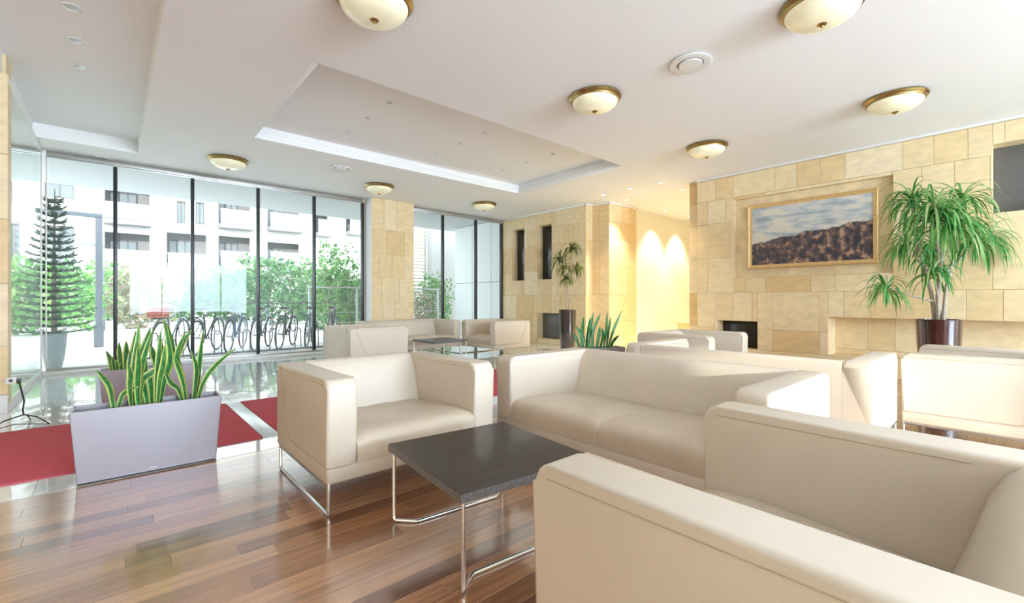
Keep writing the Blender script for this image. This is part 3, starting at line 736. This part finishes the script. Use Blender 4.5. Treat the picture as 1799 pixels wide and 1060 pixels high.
# ================================================================== PAINTING
pt = empty('painting', (XS+.075, 2.11, 2.065)); tag(pt, 'wide framed landscape painting with a pale sky in a wall recess', 'painting')
hw, hh, fw_ = .842, .517, .062
MB().box(-.022, -.012, -hw+.04, hw-.04, -hh+.04, hh-.04).build('canvas', 'canvas', pt)
mb = MB(); bm = mb.bm
steps = [(0, 0), (-.045, .004), (-.05, .016), (-.04, .03), (-.032, .045), (-.03, fw_)]   # (x out of wall, inset)
loops = []
for xo, ins in steps:
    loops.append([bm.verts.new((xo, sy*(hw-ins), sz*(hh-ins))) for sy, sz in ((-1, -1), (1, -1), (1, 1), (-1, 1))])
loops.append([bm.verts.new((0, sy*(hw-fw_), sz*(hh-fw_))) for sy, sz in ((-1, -1), (1, -1), (1, 1), (-1, 1))])
for A, B in zip(loops, loops[1:]+loops[:1]):
    for j in range(4): bm.faces.new((A[j], A[(j+1) % 4], B[(j+1) % 4], B[j]))
mb.build('frame', 'gold_frame', pt, angle=25)

# ================================================================== CEILING FITTINGS
def make_lamp():
    root = empty('ceiling_lamp')
    MB().lathe([(.215, 0), (.262, -.004), (.268, -.018), (.255, -.034), (.246, -.04), (.242, -.052), (.225, -.056), (.215, -.05)], 48).build('brass_ring', 'brass', root)
    prof = [(.232, -.045)]
    for i in range(1, 12):
        a = i/11*math.pi/2; prof.append((.232*math.cos(a)**.85 if i < 11 else .012, -.045-.105*math.sin(a)))
    MB().lathe(prof, 48).build('glass_dome', 'dome_glass', root)
    MB().lathe([(.030, -.146), (.032, -.151), (.022, -.157), (.010, -.160), (.011, -.166), (.007, -.172), (.0, -.174)], 20).build('finial', 'brass', root)
    return root
lp = make_lamp()
LL = [(1.37, 2.99, 'nearest dome ceiling lamp at the top edge of the picture'), (3.76, .93, 'dome ceiling lamp cut by the top edge on the right'), (3.74, 2.92, 'dome ceiling lamp near the round vent in the middle of the ceiling'),
      (6.09, .86, 'dome ceiling lamp nearest the big dracaena, high on the right'), (6.08, 2.84, 'dome ceiling lamp above the small square wall niche'), (1.30, 7.85, 'dome ceiling lamp near the left windows'),
      (3.68, 7.82, 'dome ceiling lamp in front of the stone window pier'), (6.08, 7.76, 'dome ceiling lamp near the smaller window bank')]
for i, (x, y, lb) in enumerate(LL):
    o = lp if i == 0 else copy_tree(lp)
    o.location = (x, y, CZ); tag(o, lb, 'lamp', 'brass and cream glass ceiling lamps')
def vent(loc, r_, label):
    v = empty('ceiling_vent', loc); tag(v, label, 'vent')
    MB().lathe([(r_*.9, 0), (r_, -.006), (r_*1.02, -.018), (r_*.93, -.026), (r_*.62, -.020), (r_*.60, -.012), (r_*.56, -.012)], 40).build('outer_ring', 'white_plastic', v)
    MB().lathe([(r_*.58, -.012), (r_*.56, -.03), (r_*.4, -.034), (0, -.034)], 40).build('centre_disc', 'white_plastic', v)
    MB().lathe([(r_*.62, -.0185), (r_*.575, -.0185)], 40).build('gap', 'dark_grille', v)
vent((3.82, 1.93, CZ), .175, 'round white ceiling vent between the dome lamps')
vent((2.72, 7.17, CZ), .165, 'round white ceiling vent near the windows')
def downlight(loc, on, label, group, r_=.045):
    v = empty('downlight', loc); tag(v, label, 'spotlight', group)
    MB().lathe([(r_, 0), (r_*1.15, -.003), (r_*1.12, -.007), (r_*.85, -.008), (r_*.8, -.002)], 24).build('trim_ring', 'white_plastic', v)
    MB().lathe([(r_*.82, -.003), (r_*.5, -.005), (0, -.005)], 20).build('lens', 'spot_lens' if on else 'spot_off', v)
k = (TZ-HC)/(3.4-HC)
rows = ((6.22, 'window side'), (5.59, 'middle'), (4.98, 'near side')); cols = ((2.47, 'left'), (3.91, 'middle'), (5.30, 'right'))
for y, rn in rows:
    for x, cn in cols: downlight((x*k, y*k, TZ), False, 'tiny recessed spotlight in the ceiling tray, %s row, %s of three' % (rn, cn), 'spotlights in the ceiling tray', .035)
for y, nm in ((5.05, 'nearest'), (5.67, 'middle'), (6.29, 'farthest')): downlight((-.24*k, y*k, TZ), False, 'recessed spotlight in the raised left ceiling, %s of three' % nm, 'spotlights in the raised left ceiling', .06)
hall = [(7.33, 5.51, 'hall mouth nearest the pier', 0), (7.30, 4.87, 'hall mouth in the middle', 0), (7.35, 4.27, 'hall mouth nearest the painting wall', 0), (8.07, 5.47, 'hall in front of the pier', 1), (8.12, 4.26, 'hall beside the jamb', 0), (9.75, 5.55, 'deep hall in front of the cream wall', 1), (10.9, 5.55, 'deepest hall end by the cream wall', 1)]
for x, y, nm, sp_ in hall:
    downlight((x, y, CZ), True, 'glowing warm spotlight in the ceiling, '+nm, 'warm hall spotlights', .045)
    l = bpy.data.lights.new('hall_spot', 'SPOT'); l.energy = 230 if sp_ else 60; l.color = (1, .83, .52); l.spot_size = R(85); l.spot_blend = .6; l.shadow_soft_size = .04
    o = bpy.data.objects.new('hall_spot', l); COL.objects.link(o); o.location = (x, y, CZ-.02)
# surface fittings near the left windows
fx = empty('ceiling_sensor', (-.1, 8.9, CZ)); tag(fx, 'small flat white ceiling fitting above the left window panes', 'fitting')
MB().lathe([(.09, 0), (.095, -.006), (.06, -.016), (0, -.018)], 24).build('housing', 'white_plastic', fx)
MB().lathe([(.05, -.0165), (.045, -.022), (0, -.024)], 20).build('cover', 'spot_off', fx)

# ---- stone ledge in the hall
tag(MB().box(9.95, 10.5, 5.0, 5.35, 0, .50, .01).box(9.87, 10.58, 4.95, 5.4, .50, .54, .006).build('stone_ledge', 'stone_back'), 'low stone ledge at the foot of the lit hall', 'ledge')

# ---- wire stand at the left edge
ws = empty('wire_stand', (-.55, 5.52, 0)); tag(ws, 'thin black wire stand on splayed legs beside the left carpet', 'stand')
b = Vector((-.55, 5.52, 0))
def wsp(px, py, y): return tuple(ony(px, py, y)-b)
c0 = (0, 0, .09)
MB().tube([(-.03, .05, .36), (-.02, .05, .30), (.0, .03, .20), (-.005, .01, .13), c0], .006, 8).build('post', 'wire', ws)
for q in ((-.20, -.16), (.16, -.10), (.02, .20)):
    MB().tube([c0, (q[0]*.5, q[1]*.5, .07), (q[0], q[1], .006)], .005, 8).build('leg', 'wire', ws)
MB().tube([(-.20, -.16, .006), (-.05, -.05, .03), (.16, -.10, .006)], .003, 6).build('cross_wire', 'wire', ws)
MB().box(-.045, -.018, .04, .062, .35, .385, .003).build('clip', 'black_plastic', ws)
bx = empty('floor_socket', (-.70, 6.16, .30)); tag(bx, 'small pale wall socket on the left stone pier', 'socket')
MB().box(-.035, .035, .045, .066, -.03, .03, .004).build('plate', 'white_plastic', bx)
MB().lathe([(.015, 0), (.015, .003), (0, .003)], 16).build('face', 'dark_grille', bx).matrix_local = Matrix.Translation((0, .0445, 0)) @ Matrix.Rotation(R(-90), 4, 'X')

# ================================================================== OUTSIDE
struct(MB().box(-40, 50, YW+.1, 60, -.3, -.03).build('ground_outside', 'paving'), 'pale sunlit paving outside the windows', 'ground')
struct(MB().box(-12, 20, -30, YB-.2, -.3, -.06).build('ground_rear', 'paving'), 'paving behind the building', 'ground')
struct(MB().box(-12, 14, YW+.12, 12.3, 3.28, 3.7).build('overhang_outside', 'soffit'), 'pale grey concrete overhang above the windows', 'overhang')
# side wall of white panels
sw = struct(MB().box(8.07, 8.3, YW+.12, 11.75, -.1, 3.28).build('wall_terrace', 'facade_grey'), 'terrace side wall clad in white panels', 'wall')
for j, (z0, z1) in enumerate(((-.02, 1.55), (1.56, 3.27))):
    for a, bb in ((YW+.14, 9.95), (9.96, 10.85), (10.86, 11.75)): piece('white_panel', (.02, bb-a-.006, z1-z0-.006), (8.06, (a+bb)/2, (z0+z1)/2), 'white_panel', sw, .002)
# slatted screen
ss = empty('slat_screen', (7.6, 13.6, 0)); tag(ss, 'horizontal timber slat screen beyond the smaller windows', 'screen')
for i in range(34): piece('slat', (1.25, .03, .045), (-.12, 0, .4+i*.115), 'slat_wood', ss, .003)
for x in (-.72, .48): MB().box(x-.03, x+.03, .02, .07, -.05, 4.35).build('post', 'rail_paint', ss)
tag(MB().box(8.2, 12, 13.4, 13.8, -.1, 6, .01).build('garden_wall', 'facade'), 'white garden wall beside the slat screen', 'wall')
# railing
rl = empty('railing', (5.65, 12.12, 0)); tag(rl, 'grey metal railing outside in front of the shrubs', 'railing')
MB().box(-1.9, 2.05, -.02, .02, 1.36, 1.40, .004).build('top_rail', 'rail_paint', rl)
MB().box(-1.9, 2.05, -.015, .015, .42, .445).build('bottom_rail', 'rail_paint', rl)
MB().box(-1.9, 2.05, -.012, .012, .70, .72).build('middle_rail', 'rail_paint', rl)
for x in (-1.85, -.6, .7, 2.0): MB().box(x-.025, x+.025, -.025, .025, -.05, 1.36, .003).build('post', 'rail_paint', rl)

# ---- plants outside
def foliage_mesh(r, n, cx, cy, cz, rx, ry, rz, size, name, mat, parent, shell=.35):
    verts, faces = [], []
    for k in range(n):
        while True:
            v = Vector((r.uniform(-1, 1), r.uniform(-1, 1), r.uniform(-1, 1)))
            if shell < v.length < 1: break
        nz = .12*math.sin(v.x*7+v.z*5)+.1*math.sin(v.y*9+v.x*4); v *= (1+nz)
        c = Vector((cx+v.x*rx, cy+v.y*ry, cz+v.z*rz)); s_ = size*r.uniform(.5, 1.2)
        a = Vector((r.gauss(0, 1), r.gauss(0, 1), r.gauss(0, 1))).normalized(); b_ = a.orthogonal().normalized()
        q = Matrix.Rotation(r.uniform(0, 6.28), 3, a); b_ = q @ b_; c2 = a.cross(b_)
        i = len(verts); verts += [tuple(c-b_*s_), tuple(c+c2*s_*.45), tuple(c+b_*s_), tuple(c-c2*s_*.45)]
        faces.append((i, i+1, i+2, i+3))
    return tag(rawmesh(name, verts, faces, [mat], parent, smooth=False), kind='stuff')
def bush(name, label, x, y, rx, ry, h, n, size, mat, seed, z0=-.03, group='garden bushes outside'):
    r = random.Random(seed); root = empty(name, (x, y, z0)); tag(root, label, 'bush', group)
    for k in range(5):
        a = k*1.26; MB().tube([(.05*math.cos(a), .05*math.sin(a), 0), (rx*.3*math.cos(a), ry*.3*math.sin(a), h*.4), (rx*.5*math.cos(a), ry*.5*math.sin(a), h*.75)], .02, 6).build('stem', 'bark', root)
    foliage_mesh(r, n, 0, 0, h*.52, rx, ry, h*.52, size, 'foliage', mat, root)
p = lambda px, Y: ony(px, 527, Y).x
bush('shrub', 'bright green shrub just outside the last pane of the large windows', p(590, 13.2), 13.2, .8, .6, 2.6, 1700, .085, 'bush', 1)
bush('shrub', 'light green shrub behind the railing at the large windows', p(618, 12.7), 12.7, .45, .4, 1.75, 1000, .07, 'bush', 2)
bush('shrub', 'green shrub outside the smaller windows in front of the slats', p(762, 12.9), 12.9, .75, .4, 1.9, 1400, .075, 'bush', 3)
bush('shrub', 'pale twiggy shrub outside the smaller windows next to the pier', p(740, 12.6), 12.6, .6, .4, 1.35, 1000, .06, 'bush_bare', 4)
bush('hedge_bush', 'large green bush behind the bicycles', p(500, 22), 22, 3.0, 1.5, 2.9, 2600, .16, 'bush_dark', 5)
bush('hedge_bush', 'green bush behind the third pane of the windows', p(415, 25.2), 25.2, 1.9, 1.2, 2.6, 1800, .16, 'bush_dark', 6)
bush('hedge_bush', 'low green hedge in the second pane', p(300, 28.2), 28.2, 3.0, 1.0, 2.0, 2200, .16, 'bush', 7)
bush('hedge_bush', 'dry beige bush in the second pane', p(245, 22.3), 22.3, 1.3, 1.0, 2.2, 1400, .14, 'bush_bare', 8)
bush('hedge_bush', 'green hedge behind the lamp posts', p(205, 31.5), 31.5, 1.6, 1.0, 2.4, 1500, .16, 'bush', 9)
bush('hedge_bush', 'tall green hedge behind the fir tree', p(95, 25.5), 25.5, 2.6, 1.2, 2.6, 2400, .16, 'bush', 10)
bush('hedge_bush', 'green hedge seen through the glass partition', p(20, 20), 20, 2.2, 1.2, 1.9, 1700, .16, 'bush', 11)
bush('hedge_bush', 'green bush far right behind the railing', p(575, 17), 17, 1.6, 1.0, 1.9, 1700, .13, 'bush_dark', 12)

# fir tree in a tall pot
FX, FY = -.66, 9.78
fp = empty('fir_pot', (FX, FY, -.03)); tag(fp, 'tall rounded grey pot standing right outside the window', 'pot')
MB().lathe([(.07, 0), (.085, .02), (.12, .2), (.14, .4), (.148, .56), (.142, .58), (.134, .55), (.125, .5), (0, .5)], 36).build('body', 'fir_pot', fp)
MB().lathe([(.13, .51), (.1, .53), (0, .535)], 24).build('soil', 'soil', fp)
ft_ = empty('fir_tree', (FX, FY, .5)); tag(ft_, 'small fir tree growing in the grey pot outside', 'tree')
MB().tube([(0, 0, 0), (0, 0, 1.0), (.01, 0, 2.25)], .03, 8, rads=[.035, .022, .006]).build('trunk', 'bark', ft_)
r = random.Random(77)
for lvl in range(20):
    z = .03+lvl*.105; R_ = .46*(1-lvl/22)+.05; nb = 9 if lvl < 14 else 6
    verts, faces = [], []
    for k in range(nb):
        az = k/nb*6.283+lvl*.7+r.uniform(-.2, .2); L_ = R_*r.uniform(.8, 1.1)
        for i in range(26):
            s_ = (i+1)/26; rr = L_*s_; c = Vector((math.cos(az)*rr, math.sin(az)*rr, z+.10*s_-.16*s_*s_+.14*s_**3))
            for sg in (-1, 1):
                for tw in range(2):
                    da = az+sg*r.uniform(.5, 1.1); nl = r.uniform(.06, .12)*(1.15-.5*s_)
                    e_ = c+Vector((math.cos(da)*nl, math.sin(da)*nl, r.uniform(-.02, .035)))
                    sdv = Vector((-math.sin(da), math.cos(da), r.uniform(-.6, .6)))*.007
                    i0 = len(verts); verts += [tuple(c-sdv), tuple(c+sdv), tuple(e_)]; faces.append((i0, i0+1, i0+2))
        pts0 = [(0, 0, z), (math.cos(az)*L_*.5, math.sin(az)*L_*.5, z+.03), (math.cos(az)*L_, math.sin(az)*L_, z+.08)]
    tag(rawmesh('branch_whorl', verts, faces, ['fir'], ft_, smooth=False), kind='stuff')

# lamp posts
def lamp_post(x, y, h, arm, label):
    o = empty('street_lamp', (x, y, -.03)); tag(o, label, 'street lamp', 'street lamps outside')
    MB().box(-.06, .06, -.06, .06, 0, h, .01).build('pole', 'lamp_post', o)
    MB().box(-.085, .085, -.085, .085, 0, .5, .01).build('foot_sleeve', 'lamp_post', o)
    hd_ = MB().box(-arm, .06, -.07, .07, h, h+.09, .01).build('lamp_head', 'lamp_post', o)
    MB().box(-arm+.05, -.25, -.05, .05, h-.008, h+.004, .002).build('lens', 'white_plastic', hd_)
lamp_post(-.22, 13.96, 2.95, 1.0, 'dark square street lamp nearest the windows')
lamp_post(-.25, 21.3, 2.95, 1.0, 'second square street lamp farther away')
lamp_post(-.45, 33, 2.95, 1.0, 'third square street lamp in the distance')

# ---- bicycles
def make_bike(mat):
    root = empty('bicycle'); Rw = .34
    def wheel(x):
        w_ = empty('wheel', (x, 0, Rw)); w_.parent = root
        mb = MB(); mb.tube([(Rw*.965*math.cos(a), 0, Rw*.965*math.sin(a)) for a in [i*math.pi/20 for i in range(40)]], .017, 6, closed=True); mb.build('tyre', 'tyre', w_)
        mb = MB(); mb.tube([(Rw*.91*math.cos(a), 0, Rw*.91*math.sin(a)) for a in [i*math.pi/20 for i in range(40)]], .008, 5, closed=True)
        for k in range(16): a = k*math.pi/8; mb.tube([(0, .02*(-1)**k, 0), (Rw*.9*math.cos(a), 0, Rw*.9*math.sin(a))], .0022, 4)
        mb.tube([(0, -.05, 0), (0, .05, 0)], .02, 8); mb.build('rim_and_spokes', 'spoke', w_)
    wheel(-.52); wheel(.54)
    bb, st, hd1, hd2, re_, fr = (-.06, 0, .29), (-.22, 0, .80), (.34, 0, .88), (.37, 0, .72), (-.52, 0, Rw), (.54, 0, Rw)
    mb = MB()
    for a, b_ in ((bb, st), (bb, hd2), ((-.20, 0, .74), hd1), (hd1, hd2)): mb.tube([a, b_], .017, 8)
    for s in (-.05, .05):
        mb.tube([(bb[0], s*.6, bb[2]), (re_[0], s, re_[2])], .009, 6); mb.tube([(-.20, s*.3, .72), (re_[0], s, re_[2])], .008, 6)
    mb.build('frame', mat, root)
    mb = MB()
    for s in (-.05, .05): mb.tube([(.375, s*.6, .70), (.42, s, .60), (fr[0], s, fr[2])], .010, 6)
    mb.tube([(.375, -.03, .70), (.375, .03, .70)], .014, 6); mb.build('fork', mat, root)
    MB().tube([(.20, -.29, 1.02), (.27, -.26, 1.03), (.33, -.1, 1.0), (.33, .1, 1.0), (.27, .26, 1.03), (.20, .29, 1.02)], .012, 8).build('handlebar', 'bike_black', root)
    MB().tube([(.335, 0, .88), (.33, 0, 1.0)], .013, 8).build('stem', 'bike_black', root)
    MB().box(-.38, -.12, -.07, .07, .87, .93, .028, 3).build('saddle', 'bike_black', root)
    MB().tube([(-.22, 0, .78), (-.24, 0, .88)], .012, 8).build('seat_post', 'spoke', root)
    mb = MB(); mb.lathe([(.09, -.004), (.095, 0), (.09, .004)], 24); c = mb.build('chainring', 'bike_black', root); c.matrix_local = Matrix.Translation((bb[0], .05, bb[2])) @ Matrix.Rotation(R(90), 4, 'X')
    MB().tube([(bb[0]+.12, .10, bb[2]-.10), (bb[0]+.12, .07, bb[2]-.10), (bb[0], .07, bb[2]), (bb[0], -.07, bb[2]), (bb[0]-.12, -.07, bb[2]+.1), (bb[0]-.12, -.11, bb[2]+.1)], .01, 6).build('crank', 'bike_black', root)
    mb = MB()
    for x0 in (-.52, .54):
        mb.tube([(x0+(Rw+.035)*math.cos(a), 0, Rw+(Rw+.035)*math.sin(a)) for a in [R(20)+i*R(14) for i in range(10)]], .014, 5)
    mb.build('mudguard', 'bike_grey', root)
    MB().box(-.75, -.35, -.07, .07, .735, .75, .004).build('luggage_rack', 'bike_black', root)
    return root
bikes = [(.85, 10.95, 66, 'bike_grey', 'grey bicycle with a red basket in the second pane'), (1.45, 11.1, 62, 'bike_black', 'black bicycle parked left in the third pane'), (1.97, 11.1, 66, 'bike_blue', 'blue bicycle in the third pane'),
         (2.47, 11.1, 63, 'bike_grey', 'grey bicycle at the fourth mullion'), (2.97, 11.1, 60, 'bike_black', 'black bicycle in the fourth pane'), (3.5, 11.15, 65, 'bike_grey', 'grey bicycle leaning near the fifth mullion'), (4.02, 11.2, 63, 'bike_black', 'black bicycle nearest the stone pier')]
protos = {}
for x, y, rz, m, lb in bikes:
    if m not in protos: protos[m] = o = make_bike(m)
    else: o = copy_tree(protos[m])
    o.location = (x, y, -.03); o.rotation_euler = (R(3), 0, R(rz)); tag(o, lb, 'bicycle', 'parked bicycles outside')
rb = empty('crate', (.635, 10.44, .722), R(66)); rb.scale = (.8, .8, .8); tag(rb, 'red plastic crate on the grey bicycle', 'crate')
mb = MB().box(-.17, .17, -.13, .13, 0, .012, .003)
for a in (0, 1):
    for z0, z1 in ((.03, .08), (.10, .15), (.17, .22)):
        for s in (-1, 1):
            if a: mb.box(s*.17-.006, s*.17+.006, -.13, .13, z0, z1)
            else: mb.box(-.17, .17, s*.13-.006, s*.13+.006, z0, z1)
mb.build('side_slats', 'basket_red', rb)
mb = MB()
for sx in (-1, 1):
    for sy in (-1, 1): mb.box(sx*.17-.01, sx*.17+.01, sy*.13-.01, sy*.13+.01, 0, .23)
mb.build('corner_posts', 'basket_red', rb)
rk = empty('bike_rack', (2.4, 10.18, -.03)); tag(rk, 'low metal bicycle rack outside the windows', 'rack')
MB().tube([(-2, 0, .05), (1.6, 0, .05)], .018, 8).build('base_rail', 'lamp_post', rk)
for i in range(8):
    x = -1.9+i*.48; MB().tube([(x, 0, .05), (x, .02, .42), (x+.02, .06, .48), (x+.1, .06, .48), (x+.12, .02, .42), (x+.12, 0, .05)], .011, 6).build('hoop', 'lamp_post', rk)

# ---- apartment building across the court
BY = 40.0
bd = empty('apartment_building', (5, BY, 0)); tag(bd, 'white apartment block with balconies across the courtyard', 'building')
bo = Vector((5, BY, 0))
def br(px0, py0, px1, py1, y=BY):
    a = ony(px0, py0, y)-bo; c = ony(px1, py1, y)-bo; return min(a.x, c.x), max(a.x, c.x), min(a.z, c.z), max(a.z, c.z)
holes_b, wins, balcs, greys = [], [], [], []
WINPX = [(78, 318, 130, 350), (78, 395, 130, 478), (18, 392, 34, 462), (311, 353, 326, 393), (344, 355, 359, 395), (16, 320, 22, 360)]
BALPX = [(184, 318, 263, 393), (184, 407, 263, 471), (293, 408, 363, 475), (384, 340, 440, 400), (384, 414, 440, 470), (470, 350, 526, 405), (470, 425, 526, 470), (553, 372, 577, 412), (608, 380, 633, 410)]
wall_r = [(-26, 34, -.3, 16)]
for q in WINPX+BALPX: wall_r = subtract(wall_r, br(*q))
boxes_from(wall_r, 'y', 0, .35).build('wall', 'facade', bd)
MB().box(-26, 34, 1.8, 2.0, -.3, 16).build('inner_wall', 'facade_grey', bd)
def bwin(x0, x1, z0, z1, y, n=2):
    f = MB(); t_ = .07
    f.box(x0, x1, y, y+.08, z0, z0+t_).box(x0, x1, y, y+.08, z1-t_, z1)
    for i in range(n+1):
        x = x0+(x1-x0)*i/n; f.box(max(x0, x-t_/2), min(x1, x+t_/2), y, y+.08, z0, z1)
    w_ = f.build('window', 'facade_frame', bd)
    MB().box(x0+.02, x1-.02, y+.03, y+.05, z0+.02, z1-.02).build('pane', 'facade_pane', w_)
for q in WINPX: bwin(*br(*q), .15)
for i, q in enumerate(BALPX):
    x0, x1, z0, z1 = br(*q)
    bwin(x0+.25, x0+(x1-x0)*.72, z0+.05, z1-.35, 1.65, 3)
    sl = MB().box(x0-.05, x1+.05, -1.0, 1.8, z0-.32, z0, .02).build('balcony_slab', 'facade_grey', bd)
    MB().box(x0, x1, -.97, -.95, z0+.03, z0+1.0).build('glass_balustrade', 'balcony_glass', sl)
    MB().box(x0-.03, x1+.03, -1.0, -.93, z0+1.0, z0+1.09).build('handrail', 'facade', sl)
MB().box(-26, 34, -.12, .02, 2.45, 2.7).build('base_course', 'facade_grey', bd)
